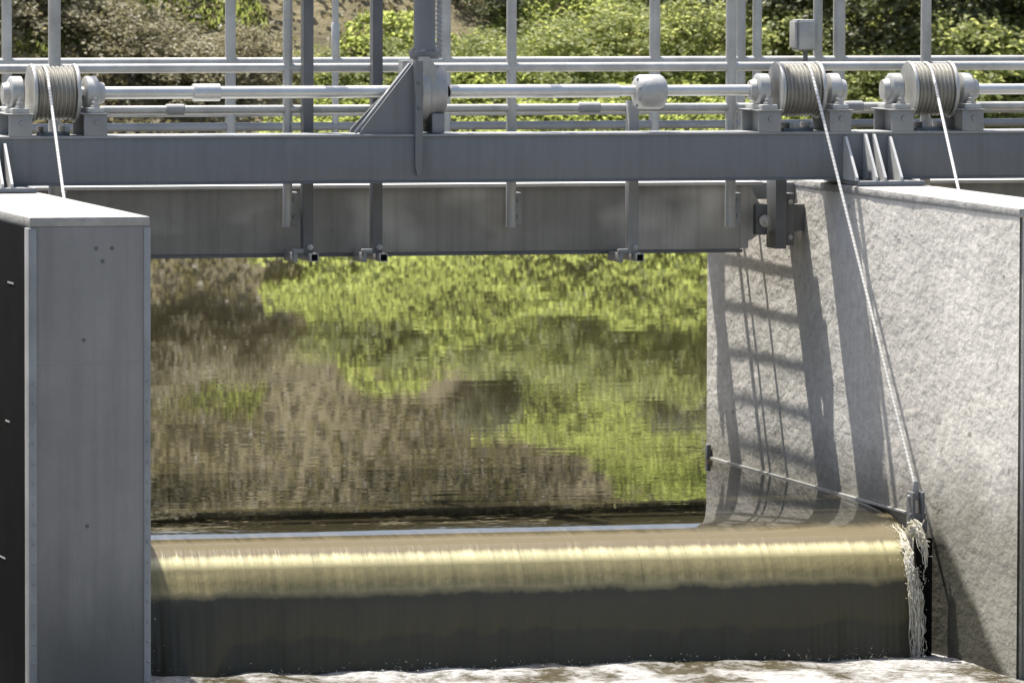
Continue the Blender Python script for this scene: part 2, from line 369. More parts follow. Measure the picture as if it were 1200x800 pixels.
# ------------------------------------------------------------------ raised girder plate
GY0, GY1 = 22.62, 22.70
gt = thing('girder_plate', (5.5, 22.66, .9), 'deep weathered grey girder plate hanging low behind the long beam', 'girder')
XG = P(886, 260, GY0).x; gz1 = P(600, 219, GY0).z; gz0 = P(600, 294.5, GY0).z
q = MB(); q.box(2.8, XG-.06, GY0, GY0+.012, gz0, gz1, .003); q.build('face_plate', M['girder'], gt)
q = MB(); q.box(2.8, XG+.02, GY0-.012, GY1+.01, gz1, gz1+.012, .002); q.build('top_flange', M['white'], gt)
q = MB(); q.box(2.8, XG-.05, GY0-.004, GY1+.01, gz0-.012, gz0-.001, .002); q.build('bottom_flange', M['dark'], gt)
e = MB(); x0 = XG-.059
pts = [(x0, GY0+.002, gz0+.002), (x0+.03, GY0+.002, gz0+.002), (x0+.032, GY0+.002, gz0+.03)]
for k in range(7):
    a = rad(90*k/6); pts.append((x0+.032+.03*math.sin(a), GY0+.002, gz0+.03+.03*(1-math.cos(a))))
pts += [(x0+.075, GY0+.002, gz1-.07), (x0+.05, GY0+.002, gz1-.03), (x0+.04, GY0+.002, gz1-.002), (x0, GY0+.002, gz1-.002)]
e.prism(pts, (0, .02, 0)); e.build('end_plate', M['girder'], gt, False)
q = MB(); q.box(XG-.01, XG+.035, GY0-.03, GY0+.05, gz0+.05, gz0+.16, .008); rb = q.build('roller_bracket', M['dark'], gt)
q = MB(); q.lathe((XG+.02, GY0-.04, gz0+.10), (0, -1, 0), [(0, .022), (.008, .022), (.012, .010), (.02, .009)], 16); o = q.build('roller_pin', M['galv'], rb); o.location = (0, 0, 0)
g2 = thing('girder_plate', (8.9, 22.66, .9), 'short visible length of girder plate beyond the concrete pier at the right edge', 'girder')
MB().box(XR+TH+.03, 10.4, GY0, GY0+.012, gz0, gz1, .003).build('face_plate', M['girder'], g2)
MB().box(XR+TH+.03, 10.4, GY0-.012, GY1+.01, gz1, gz1+.012, .002).build('top_flange', M['white'], g2)
# guide channel fixed beside the wall
gg = thing('gate_guide', (6.9, 22.6, .9), 'short dark vertical guide channel between girder end and concrete pier', 'guide')
xa, xb = P(906, 250, 22.58).x, P(919, 250, 22.58).x; ga, gb = P(912, 291, 22.58).z, P(912, 210, 22.58).z
q = MB(); q.box(xa, xb, 22.55, 22.562, ga, gb, .002).box(xa, xa+.008, 22.562, 22.66, ga, gb, .001).box(xb-.008, xb, 22.562, 22.66, ga, gb, .001); q.build('channel', M['dark'], gg)
q = MB(); q.box(xb+.004, xb+.035, 22.57, 22.66, ga+.01, gb-.05, .003).box(xb+.035, XR-.002, 22.6, 22.65, ga+.06, gb-.09, .003); q.build('wall_bracket', M['dark'], gg)
for z in (ga+.04, gb-.08):
    q = MB(); q.lathe((xb+.018, 22.57, z), (0, -1, 0), [(0, .010), (.008, .010), (.009, .005), (.014, .005)], 6)
    q.build('bolt', M['galv'], gg)

# ------------------------------------------------------------------ hanger posts with feet
def hanger(px, top_py, label):
    Y = 22.46; c = P(px, 250, Y)
    t = thing('hanger_post', (c.x, Y, c.z), label, 'post', 'hanger posts clamped under the girder')
    zt = P(px, top_py, Y).z; zb = P(px, 297, Y).z
    q = MB(); q.box(c.x-.018, c.x+.018, Y-.006, Y+.006, zb, zt, .002).box(c.x-.018, c.x-.012, Y+.006, Y+.04, zb, zt, .001); q.build('angle_bar', M['galv_d'] if top_py > 0 else M['dark'], t)
    q = MB(); s = .014; xc = c.x+.012; zc = zb-.012
    for (a, b, cc, d) in ((-s, s, s-.003, s), (-s, s, -s, -s+.003), (-s, -s+.003, -s+.003, s-.003), (s-.003, s, -s+.003, s-.003)):
        q.box(xc+a, xc+b, Y-.05, GY1+.05, zc+cc, zc+d, .0006)
    ft = q.build('foot_tube', M['galv'], t)
    q = MB(); q.box(xc-s+.004, xc+s-.004, Y-.046, Y-.042, zc-s+.004, zc+s-.004); o = q.build('tube_shade', M['black'], ft); o.location = (0, 0, 0)  # black plug painting the shade inside the open tube
    q = MB(); q.box(c.x-.055, c.x-.018, Y-.01, Y+.012, zb+.002, zb+.016, .002).box(c.x-.052, c.x-.038, Y-.008, Y+.15, zb-.03, zb+.002, .002); q.build('clamp', M['galv_d'], t)
    q = MB(); q.lathe((c.x+.006, Y-.006, zb+.022), (0, -1, 0), [(0, .011), (.007, .011), (.008, .006), (.016, .005)], 6); q.build('bolt', M['galv'], t)
hanger(361, -260, 'tall dark hanger post nearest the plated pier, footed under the girder')
hanger(442, -260, 'tall dark hanger post just left of the triangular gearbox bracket')
hanger(742, 118, 'short hanger post ending under the round shaft coupling')

# ------------------------------------------------------------------ railings and walkway
def rail(q, px0, px1, py, Y, r, dpy=0):
    a, b = P(px0, py, Y), P(px1, py, Y); z = P(600, py+dpy, Y).z
    q.cyl((a.x, Y, z), (b.x, Y, z), r, 14)
ft = thing('front_railing', (6, 22.5, 1.1), 'front pipe railing right behind the beam, stubs clamped to the girder', 'railing')
FYr = 22.51
q = MB(); rail(q, -400, 1700, 79, FYr, .0165); q.build('top_rail', M['galv'], ft)
q = MB(); rail(q, -400, 1700, 127, FYr, .0155); q.build('mid_rail', M['galv'], ft)
q = MB(); rail(q, -400, 1700, -190, FYr, .02); q.build('handrail', M['galv'], ft)
for px, py, L in ((690, 127, 26), (205, 127, 22), (1000, 127, 22)):
    a, b = P(px-L/2, py, FYr), P(px+L/2, py, FYr); z = P(600, py, FYr).z; q = MB(); q.lathe((a.x, FYr, z), (1, 0, 0), [(0, .017), (.004, .021), (b.x-a.x-.004, .021), (b.x-a.x, .017)], 14)
    q.build('splice_sleeve', M['galv_d'], ft)
for px, r in ((64, .022), (337, .017), (599, .018), (856, .019), (1084, .019), (1330, .019)):
    x = P(px, 200, FYr).x; zb = P(px, 266, FYr).z; q = MB(); q.cyl((x, FYr, zb), (x, FYr, P(px, -190, FYr).z), r, 16)
    po = q.build('post', M['galv'], ft)
    q = MB(); q.box(x+r-.002, x+r+.022, FYr+.005, FYr+.011, zb+.01, zb+.12, .001).box(x+r+.014, x+r+.022, FYr+.011, GY0-.001, zb+.01, zb+.12, .001)
    for z in (zb+.035, zb+.095): q.lathe((x+r+.009, FYr+.005, z), (0, -1, 0), [(0, .007), (.006, .006)], 6)
    o = q.build('clip_plate', M['galv_d'], po); o.location = (0, 0, 0)
rtg = thing('back_railing', (6.4, 24, 1.1), 'back pipe railing along the far edge of the walkway', 'railing')
BYr = 24.0
q = MB(); rail(q, -400, 1700, 72, BYr, .0175); q.build('top_rail', M['galv'], rtg)
q = MB(); rail(q, -400, 1700, 147, BYr, .016); q.build('lower_rail', M['galv_d'], rtg)
q = MB(); rail(q, -400, 1700, 131, BYr, .014); q.build('mid_rail', M['galv'], rtg)
q = MB(); rail(q, -400, 1700, -150, BYr, .02); q.build('handrail', M['galv'], rtg)
for px, r, tpy in ((8, .019, -150), (270, .02, -150), (393, .0125, -150), (522, .02, -150), (767, .0205, -150), (868, .018, -150), (887, .018, -150), (958, .018, -150), (983, .023, -150), (1290, .02, -150)):
    x = P(px, 100, BYr).x; q = MB(); q.cyl((x, BYr, 1.06), (x, BYr, P(px, tpy, BYr).z), r, 16)
    if px == 393: q.lathe((x, BYr, P(393, 28, BYr).z), (0, 0, 1), [(-.16, .013), (-.155, .016), (0, .016), (.005, .013)], 14)
    q.build('post', M['galv'], rtg)
wk = thing('open_walkway', (6.4, 23.3, 1.0), 'open bar walkway behind the beam, its ladder shadow on the concrete', 'walkway')
q = MB(); q.box(2.8, XR+.3, 23.80, 23.90, .99, 1.07, .004); q.build('bearer', M['galv_d'], wk)
q = MB(); q.box(2.8, XR+.3, 22.72, 22.86, 1.01, 1.07, .004); q.build('bearer', M['galv_d'], wk)
for y, z in ((23.42, 1.0), (23.22, 1.02)): MB().cyl((2.8, y, z), (XR+.3, y, z), .012, 10).build('carrier_rod', M['galv_d'], wk)
q = MB(); q.box(2.8, XR-.21, 22.87, 23.79, 1.045, 1.06, .002); q.build('deck_plate', M['galv_d'], wk)
for k in range(6):
    x = XR-.052-k*.029
    q = MB(); q.box(x-.0022, x+.0022, 22.86, 23.80, 1.03, 1.055, .002); q.build('cross_bar', M['galv_d'], wk)

# ------------------------------------------------------------------ drive shafts, coupling, drums
SY = 22.29; SZ = P(600, 107, SY).z
def shaft(px0, px1, r, label, sleeves=()):
    xa, xb = P(px0, 107, SY).x, P(px1, 107, SY).x
    t = thing('drive_shaft', ((xa+xb)/2, SY, SZ), label, 'shaft', 'drive shafts between gearbox and winch drums')
    q = MB(); q.cyl((xa, SY, SZ), (xb, SY, SZ), r, 24); q.build('tube', M['shaft'], t)
    for a, b, rr in sleeves:
        x0, x1 = P(a, 107, SY).x, P(b, 107, SY).x
        q = MB(); q.lathe((x0, SY, SZ), (1, 0, 0), [(0, r), (.003, rr), (x1-x0-.003, rr), (x1-x0, r)], 24); q.build('sleeve', M['shaft'], t)
    return t
shaft(66, 488, .0215, 'horizontal steel shaft from the left drum to the gearbox bracket', [(225, 258, .03)])
sh = shaft(526, 884, .0195, 'horizontal steel shaft from gearbox to drum with a round coupling', [(526, 726, .0235)])
shaft(1128, 1700, .019, 'horizontal steel shaft leaving the rightmost drum and the frame')
x0 = P(743, 110, SY).x; x1 = P(779, 110, SY).x; L = x1-x0
q = MB(); q.lathe((x0, SY, SZ-.004), (1, 0, 0), [(0, .022), (.001, .042), (.010, .055), (.018, .060), (L-.018, .060), (L-.010, .055), (L-.001, .044), (L, .022)], 20)
cpl = q.build('coupling', M['galv'], sh)
for k in range(8):
    a = 2*math.pi*k/8+.3; q = MB()
    q.lathe((x0+.009, SY+.05*math.sin(a), SZ-.004+.05*math.cos(a)), (-1, 0, 0), [(0, .007), (.006, .006)], 6)
    o = q.build('coupling_bolt', M['galv_d'], cpl); o.location = (0, 0, 0)

def drum(label):
    "winch drum in local coordinates: axis x through the origin at shaft height"
    t = thing('winch_drum', (0, 0, 0), label, 'winch drum', 'winch drums on the beam')
    h = SZ-BZ1-.004
    q = MB(); W = .135; R = .088
    prof = [(-W/2, .05), (-W/2, R)]
    nr = 9
    for k in range(nr):
        a = -W/2+W*(k)/nr; prof += [(a+.1*W/nr, R-.004), (a+.3*W/nr, R+.003), (a+.5*W/nr, R+.005), (a+.7*W/nr, R+.003), (a+.92*W/nr, R-.004)]
    prof += [(W/2, R), (W/2, .05)]
    q.lathe((0, 0, 0), (1, 0, 0), prof, 40, False); dr = q.build('rope_winding', M['winding'], t)
    for s in (-1, 1):
        q = MB(); q.lathe((s*(W/2+.004), 0, 0), (s, 0, 0), [(-.003, .03), (-.003, .098), (0, .1), (.006, .1), (.009, .098), (.009, .03)], 40); q.build('flange', M['galv'], t)
        # pillow block: round housing, ears, bolts, pedestal of plates
        xc = s*(W/2+.062)
        q = MB(); q.lathe((xc-.026, 0, 0), (1, 0, 0), [(0, .03), (.001, .048), (.008, .058), (.044, .058), (.051, .048), (.052, .03)], 24)
        q.lathe((xc+s*.026, 0, 0), (s, 0, 0), [(0, .04), (.02, .034), (.021, .02)], 20)
        pb = q.build('bearing_housing', M['galv'], t)
        q = MB(); q.box(xc-.03, xc+.03, -.10, .10, -.068, -.048, .005); o = q.build('bearing_foot', M['galv'], t)
        for yy in (-.078, .078):
            q = MB(); q.lathe((xc, yy, -.048), (0, 0, 1), [(0, .018), (.006, .018), (.007, .013), (.020, .013), (.021, .008), (.034, .007)], 6); bo = q.build('bolt', M['galv'], o); bo.location = (0, 0, 0)
        q = MB(); q.box(xc-.042, xc+.038, -.105, -.095, -h, -.069, .002).box(xc-.042, xc+.038, .095, .105, -h, -.069, .002).box(xc-.006, xc+.004, -.095, .095, -h, -.069, .001)
        q.box(xc-.05, xc+.045, -.115, .115, -.0695, -.0665, .001)
        q.lathe((xc, -.105, -.098), (0, -1, 0), [(0, .009), (.007, .008)], 6)
        q.build('pedestal', M['galv_d'], t)
    q = MB(); q.box(-.055, .055, -.02, .02, -h, -h+.012, .002).box(-.045, -.03, -.06, .06, -h+.012, -h+.03, .002).box(.03, .045, -.06, .06, -h+.012, -h+.03, .002); q.build('tie_plate', M['galv_d'], t)
    return t
d0 = drum('winch drum left of the cable lug, above the concrete pier edge')
d0['label'] = 'winch drum directly left of the fins, paying out the longest cable'
d0.location = (P(934, 107, SY).x, SY, SZ)
d1 = copy_tree(d0); d1.location = (P(1089, 107, SY).x, SY, SZ); d1['label'] = 'rightmost winch drum, right of the four fins on the beam'
d2 = copy_tree(d0); d2.location = (P(62, 107, SY).x, SY, SZ); d2['label'] = 'winch drum above the smooth plated pier on the left'

# ------------------------------------------------------------------ gearbox on its triangular bracket
gb_ = thing('gearbox', (5.6, 22.29, BZ1), 'hoist gearbox on a triangular grey bracket with a thick round column', 'gearbox')
def tri(Y, dx):
    a, b, c, d, e = P(416+dx, 157.5, Y), P(424+dx, 157.5, Y), P(486, 72, Y), P(489, 72, Y), P(489, 157.5, Y)
    zb = BZ1+.005
    return [(a.x, Y, zb), (a.x+.004, Y, zb+.012), (c.x, Y, c.z), (d.x, Y, d.z), (e.x, Y, zb)]
q = MB(); q.prism(tri(22.205, 6), (0, .012, 0)); q.build('side_plate', M['beam'], gb_, False)
q = MB(); q.prism(tri(22.375, -6), (0, .012, 0)); q.build('side_plate', M['dark'], gb_, False)
a = P(420, 157, 22.2); b = P(484, 76, 22.2)
dx, dz = b.x-a.x, b.z-(BZ1+.005); Lh = math.hypot(dx, dz); nx, nz = -dz/Lh, dx/Lh
q = MB(); q.prism([(a.x, 22.22, BZ1+.006), (b.x, 22.22, b.z), (b.x+nx*.008, 22.22, b.z+nz*.008), (a.x+nx*.008, 22.22, BZ1+.006+nz*.008)], (0, .025, 0)); q.build('edge_strip', M['galv_d'], gb_, False)
xa, xb = P(487, 150, 22.17).x, P(495.5, 150, 22.17).x
z0, z1, zt = P(490, 205, 22.17).z, P(490, 170, 22.17).z, P(490, 72, 22.17).z
q = MB(); q.prism([(xa, 22.17, zt), (xa, 22.17, z0+.03), (xa+.006, 22.17, z0), (xb-.006, 22.17, z0), (xb, 22.17, z0+.03), (xb, 22.17, zt)], (0, .0185, 0)).box(xa, xb, 22.19, 22.42, BZ1+.006, zt-.002, .002)
q.build('end_plate', M['beam'], gb_)
for py in (98, 127): p = P(491, py, 22.17); MB().lathe((p.x, 22.17, p.z), (0, -1, 0), [(-.001, .006), (.005, .005)], 8).build('rivet', M['dark'], gb_)
x0 = xb+.001; zc = P(515, 107, 22.29).z
q = MB(); q.lathe((x0, 22.29, zc), (1, 0, 0), [(0, .10), (.004, .106), (.03, .106), (.04, .094), (.058, .094), (.060, .09), (.094, .09), (.098, .084), (.098, .05)], 36); hs = q.build('housing', M['galv'], gb_)
q = MB(); q.prism([(x0+.002, 22.2, zc+.02), (x0+.002, 22.2, zc+.12), (x0+.03, 22.2, zc+.12), (x0+.055, 22.2, zc+.085), (x0+.055, 22.2, zc+.02)], (0, .17, 0)); q.build('neck', M['galv'], gb_, False)
q = MB(); q.box(x0+.045, x0+.09, 22.22, 22.36, BZ1+.006, zc-.075, .004); q.build('foot_block', M['galv_d'], gb_)
cx = P(497.5, 60, 22.29).x; cz = P(497, 69, 22.29).z
q = MB(); q.lathe((cx, 22.29, cz), (0, 0, 1), [(0, .050), (.012, .054), (.014, .054), (.026, .054), (.028, .042), (.045, .039), (.05, .038), (.62, .037)], 28); q.build('column', M['beam'], gb_)
for k in range(6):
    a = 2*math.pi*k/6+.2; MB().lathe((cx+.045*math.cos(a), 22.29+.045*math.sin(a), cz+.026), (0, 0, 1), [(0, .008), (.008, .007)], 6).build('flange_bolt', M['galv_d'], gb_)
xs = P(517, 40, 22.33).x
q = MB(); pr_ = []
for k in range(38): pr_ += [(k*.016, .009), (k*.016+.008, .0135)]
q.lathe((xs, 22.36, cz), (0, 0, 1), pr_, 12); q.build('threaded_rod', M['galv_d'], gb_)

# ------------------------------------------------------------------ junction box on its rear post
jx0, jx1 = P(928, 45, 23.95).x, P(951, 45, 23.95).x; jz0, jz1 = P(940, 59, 23.95).z, P(940, 23, 23.95).z
jb = thing('junction_box', ((jx0+jx1)/2, 23.95, jz0), 'small grey electrical box fixed to a rear post above the drum', 'junction box')
q = MB(); q.box(jx0+.006, jx1, 23.9, 23.975, jz0, jz1, .005); q.build('case', M['galv_d'], jb)
q = MB(); q.box(jx0+.012, jx1-.004, 23.892, 23.899, jz0+.005, jz1-.005, .003); q.build('cover', M['galv'], jb)
q = MB(); q.box(jx0-.004, jx0+.005, 23.9, 23.97, jz0+.01, jz1-.006, .003); q.build('hinge_side', M['galv'], jb)
q = MB(); xm = (jx0+jx1)/2+.012; q.lathe((xm, 23.94, jz0), (0, 0, -1), [(-.002, .012), (.012, .012), (.013, .009), (.05, .009)], 12); q.build('cable_gland', M['dark'], jb)

# ------------------------------------------------------------------ cables
def cable(pts, r, label):
    o = MB().tube(pts, r, 10).build('wire_cable', M['rope'])
    return tag(o, label, 'cable', 'lifting cables from the drums')
def straight(a, b, n=12, sag=.004):
    a, b = Vector(a), Vector(b); return [a.lerp(b, i/n) - Vector((0, 0, sag*4*(i/n)*(1-i/n))) for i in range(n+1)]
DR = .094
LUG = Vector((P(1073, 572, 21.1).x, 21.1, P(1073, 572, 21.1).z))
top = P(943, 86, SY-.062)
def from_drum(px, tgt, label):
    x = P(px, 90, SY).x; arc = [Vector((x-.006+.004*k/4, SY-DR*math.sin(rad(a)), SZ+DR*math.cos(rad(a)))) for k, a in enumerate((-10, 10, 28, 44, 56))]
    return cable(arc[:-1]+straight(arc[-1], tgt), .0057, label)
from_drum(945, LUG, 'longest cable, slanting from a drum to the wet lug by the falls')
from_drum(1086, P(1132, 260, 21.6), 'cable from the rightmost drum vanishing behind the concrete pier top')
from_drum(52, P(83, 290, 21.6), 'cable from the left drum vanishing behind the plated pier top')

# ------------------------------------------------------------------ flap gate under the falling sheet
XE = 7.03
fg = thing('flap_gate', (5.6, 20.98, ZTAIL), 'dark lowered flap gate, its wet lifting lug beside the concrete wall', 'gate')
q = MB(); q.prism([(XL+.01, 21.03, -.26), (XL+.01, 21.08, -.17), (XL+.01, 21.22, -.12), (XL+.01, 21.55, -.12), (XL+.01, 21.55, -.16), (XL+.01, 21.22, -.14), (XL+.01, 21.08, -.9), (XL+.01, 21.03, -.9)], (XE-XL-.02, 0, 0)); q.build('leaf_plate', M['dark'], fg, False)
q = MB(); q.box(XE+.002, XE+.062, 21.03, 21.05, -.9, -.05, .003).box(XE+.03, XR-.02, 21.36, 21.38, -.9, -.09, .003); q.build('gap_shade', M['black'], fg)  # black plates standing in for the shade in the gap beside the gate
q = MB(); lx, ly, lz = LUG
q.box(lx-.022, lx-.010, ly-.035, ly+.035, -.10, lz-.01, .006).box(lx+.010, lx+.022, ly-.035, ly+.035, -.10, lz-.01, .006)
lug = q.build('lug', M['dark'], fg)
q = MB(); q.cyl((lx-.03, ly, lz-.03), (lx+.03, ly, lz-.03), .009, 12).lathe((lx, ly, lz-.035), (0, 0, 1), [(0, .010), (.02, .013), (.045, .010), (.06, .007)], 14); o = q.build('cable_socket', M['galv_d'], lug); o.location = (0, 0, 0)
q = MB(); q.box(lx-.03, lx+.028, ly-.03, ly-.015, .005, .03, .005).box(lx+.014, lx+.03, ly-.04, ly-.02, -.06, .012, .005); o = q.build('shackle_plate', M['dark'], lug); o.location = (0, 0, 0)

# ------------------------------------------------------------------ water
ctrl = [(21.12, -.0132), (21.03, -.024), (20.97, -.042), (20.93, -.062), (20.895, -.086), (20.868, -.115), (20.845, -.150), (20.828, -.19), (20.816, -.23), (20.806, -.29), (20.80, -.36), (20.795, -.44)]
ctrl = [(y+.2, z) for y, z in ctrl]
prof = []
ys = np.concatenate([np.linspace(43.6, 26, 60)[:-1], np.linspace(26, 22.2, 60)[:-1], np.linspace(22.2, 21.32, 70)[:-1]])
for y in ys: prof.append((y, -.0132*math.exp(-(y-21.32)/.20)))
pp = [Vector((y, z, 0)) for y, z in [(21.4, -.0132*math.exp(-.08/.20))]+ctrl+[(20.99, -.55)]]
for i in range(1, len(pp)-2):
    for k in range(10):
        t = k/10; a, b, c, d = pp[i-1:i+3]
        v = .5*((2*b)+(c-a)*t+(2*a-5*b+4*c-d)*t*t+(3*b-a-3*c+d)*t**3); prof.append((v.x, v.y))
prof.append(ctrl[-1])
PY = np.array([p[0] for p in prof]); PZ = np.array([p[1] for p in prof])
xs = np.concatenate([np.linspace(-14, 3.0, 18)[:-1], np.linspace(3.0, XL-.02, 12)[:-1], np.linspace(XL-.02, XE+.0, 560)])
def water(name, xs, shift, amp):
    X = np.repeat(xs[None], len(PY), 0); Y = np.repeat(PY[:, None], len(xs), 1); Z = np.repeat(PZ[:, None], len(xs), 1)
    d = np.clip((-Z-.03)/.35, 0, 1)
    wob = fbm(X*14, Z*3, 5, 4)*.006+fbm(X*60, Z*5, 9, 3)*.0025
    Y = Y + wob*d*amp*1.6 - shift(X, Z)
    near = np.clip((X-(XE-.07))/.07, 0, 1)*np.clip((XE+.005-X)/.0001, 0, 1)
    V = np.stack([X, Y, Z], -1).reshape(-1, 3); nx, ny = len(xs), len(PY)
    i = (np.arange(ny-1)[:, None]*nx+np.arange(nx-1)[None]).ravel()
    o = npmesh(name, V, np.stack([i, i+1, i+nx+1, i+nx], 1), M['water'], None, True)
    return tag(o, kind='structure')
# on the left edge the sheet clings to the pier and bulges forward
lb = lambda X, Z: .05*np.exp(-((X-4.55)/.12)**2)*np.clip((-Z-.12)/.3, 0, 1)
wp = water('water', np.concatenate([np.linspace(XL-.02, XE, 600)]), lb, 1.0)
# the strip between gate and concrete drops earlier, and the pond goes on behind and beside the piers
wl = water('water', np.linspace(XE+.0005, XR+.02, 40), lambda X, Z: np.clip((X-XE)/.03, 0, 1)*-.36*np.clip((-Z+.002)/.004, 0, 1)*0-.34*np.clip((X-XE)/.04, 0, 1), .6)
pd = grid('pond', np.linspace(-16, 44, 61), np.linspace(23.85, 43.7, 40), lambda X, Y: X*0-.004, M['water']); tag(pd, kind='structure')

xs2 = np.linspace(1.5, 10.5, 520); ys2 = np.concatenate([np.linspace(8, 19, 40)[:-1], np.linspace(19, 21.15, 220)])
def tailz(X, Y):
    near = np.clip((Y-19.2)/1.5, 0, 1)
    return ZTAIL + (0.009*fbm(X*7, Y*5, 21, 5) + .006*fbm(X*22, Y*15, 22, 4)*near)*(.4+.6*near) + .014*np.exp(-((Y-20.92)/.08)**2)*(.6+.5*fbm(X*9, Y*2, 23, 4))
tw = grid('tail_water', xs2, ys2, tailz, M['tail']); tag(tw, kind='structure')

# white water: torn strands on the sheet's free edge, froth at its foot
q = MB()
for k in range(75):
    z0 = -.02-random.random()**1.5*.25; z1 = max(z0-random.uniform(.08, .36), ZTAIL); x = XE-.006+random.gauss(0, .012); dy = random.gauss(.006, .008); pts = []; rr = []
    m_ = 14
    for i in range(m_):
        z = z0+(z1-z0)*i/(m_-1); y = float(np.interp(-z, -PZ, PY))-dy-.004
        pts.append((x+random.gauss(0, .0035)-.006*max(0, -z-.1), y+random.gauss(0, .003), z)); rr.append(max(.0008, random.uniform(.0008, .0050)*math.sin(math.pi*(i+.4)/m_)*(1.5 if z > -.15 else .8)))
    q.tube(pts, rr, 6)
for k in range(30):
    a0 = random.uniform(-.3, 1.2); R0 = random.uniform(.02, .05); pts = []; rr = []; jj = random.gauss(0, .006)
    for i in range(9):
        t = i/8; x = XE-.018+.034*t+random.gauss(0, .007); z = -.035+.035*math.sin(math.pi*t*.9)-.10*t*t*random.uniform(.2, 1.2)+jj*1.6
        pts.append((x, 21.06-.10*t+random.gauss(0, .008), z)); rr.append(max(.0008, random.uniform(.001, .0042)*math.sin(math.pi*(i+.5)/9)))
    q.tube(pts, rr, 6)
for k in range(5):
    pts = []; rr = []; x = lx+random.gauss(0, .014); 
    for i in range(8): pts.append((x+random.gauss(0, .005), ly-.045+random.gauss(0, .006), .01-.016*i)); rr.append(random.uniform(.001, .0035))
    q.tube(pts, rr, 6)
for k in range(1300):
    u = random.random()
    if u < .5: z = -.02-random.random()**1.3*.38; c = (XE-.004+random.gauss(0, .022 if z > -.2 else .012), float(np.interp(-z, -PZ, PY))-.014+random.gauss(0, .012), z)
    elif u < .53: z = -.1-random.random()*.3; c = (XL+.12+random.gauss(0, .04), float(np.interp(-z, -PZ, PY))-.03+random.gauss(0, .012), z)
    else: c = (random.uniform(XL, XR-.02), 20.95+random.gauss(0, .03), ZTAIL+abs(random.gauss(0, .016)))
    g = bmesh.ops.create_icosphere(q.bm, subdivisions=1, radius=random.uniform(.0006, .0022), matrix=Matrix.Translation(c))
tag(q.build('white_water', M['foam']), kind='stuff')

# ------------------------------------------------------------------ far bank
def hillz(X, Y):
    t = np.clip(Y-43.1, -3, 80)
    z = np.where(t < 0, t*.35, np.where(t < 3.4, t*.65, np.where(t < 11, 2.21+(t-3.4)*.22, np.minimum(3.88+(t-11)*.4, 8))))
    return z + .07*fbm(X*1.3, Y*1.3, 31, 4)*np.clip(t/1.5, 0, 1) - .02
hb = grid('hill', np.linspace(-40, 75, 260), np.concatenate([np.linspace(41, 54, 90)[:-1], np.linspace(54, 120, 40)]), hillz, M['earth']); tag(hb, kind='structure')
rb_ = grid('riverbed', np.linspace(-60, 90, 30), np.linspace(-30, 60, 40), lambda X, Y: X*0-1.6, M['earth']); tag(rb_, kind='structure')

def leaves(C, size, upbias=.3, seed=0, narrow=.55):
    r = np.random.default_rng(seed); n_ = len(C)
    nn = r.normal(0, 1, (n_, 3)); nn[:, 2] = np.abs(nn[:, 2])+upbias; nn /= np.linalg.norm(nn, axis=1)[:, None]
    a = np.cross(nn, r.normal(0, 1, (n_, 3))); a /= np.linalg.norm(a, axis=1)[:, None]+1e-9
    b = np.cross(nn, a); s = (size*r.uniform(.55, 1.25, n_))[:, None]
    V = np.stack([C-a*s*.5, C+b*s*narrow*.5+nn*s*.08, C+a*s*.5-nn*s*.1, C-b*s*narrow*.5+nn*s*.08], 1).reshape(-1, 3)
    return V, np.arange(n_*4).reshape(-1, 4)
def shrub_mesh(seed, nclump, per, lsize):
    "points of a loose crown about 1 wide and 1 high, standing at z = 0"
    r = np.random.default_rng(seed); pts = []
    for k in range(nclump):
        th = r.uniform(0, 2*math.pi); h = r.uniform(.08, .98); R = .52*(1-(max(h-.45, 0)/.62)**2)*r.uniform(.35, 1.08)
        c = np.array([R*math.cos(th), R*math.sin(th), h]); s = r.uniform(.035, .085)
        pts.append(c+r.normal(0, 1, (per, 3))*np.array([s, s, s*.7]))
        m_ = per//5; t = r.uniform(.3, 1, (m_, 1)); pts.append(c*t+r.normal(0, .035, (m_, 3)))
    C = np.concatenate(pts); C[:, 2] = np.maximum(C[:, 2], .01)
    return leaves(C, lsize, .3, seed, .75)
def stems_mb(seed, n_=6):
    r = random.Random(seed); q = MB()
    for k in range(n_):
        th = r.uniform(0, 6.28); R = r.uniform(.12, .38); h = r.uniform(.6, .9)
        q.tube([(0, 0, -.08), (R*.3*math.cos(th), R*.3*math.sin(th), h*.35), (R*math.cos(th+.2), R*math.sin(th+.2), h)], [.014, .010, .004], 6)
    return q
PROTO = {}
def proto(kind, i):
    if (kind, i) in PROTO: return PROTO[kind, i]
    ls = {'leaf': .048, 'leaf_d': .052, 'dry': .042}[kind]
    V, Fq = shrub_mesh(100+i*7+hash_(kind), 95, 42, ls)
    o = npmesh('foliage', V, Fq, M[kind]); me = o.data; bpy.data.objects.remove(o)
    s = stems_mb(i).build('stems', M['bark']); ms = s.data; bpy.data.objects.remove(s)
    PROTO[kind, i] = (me, ms); return PROTO[kind, i]
def hash_(k): return {'leaf': 0, 'leaf_d': 300, 'dry': 600}[k]
def shrub(kind, i, px, Y, wdt, hgt, label, name, cat, group, dz=0):
    Y = 43.1+(Y-43.1)*1.31; x = P(px, 60, Y).x; z = float(hillz(np.array([x]), np.array([Y]))[0])+dz
    t = thing(name, (x, Y, z), label, cat, group); t.scale = (wdt, wdt, hgt); t.rotation_euler = (Matrix.Rotation(rad(31), 3, 'X') @ Matrix.Rotation(i*1.3+px*.01, 3, 'Z')).to_euler()
    me, ms = proto(kind, i)
    for nm, d in (('foliage', me), ('stems', ms)):
        o = bpy.data.objects.new(nm, d); COL.objects.link(o); o.parent = t
    return t
G1 = 'sunlit green shrubs on the far bank'; G2 = 'dark leafy shrubs on the far bank'; G3 = 'dry brown bushes on the far bank'
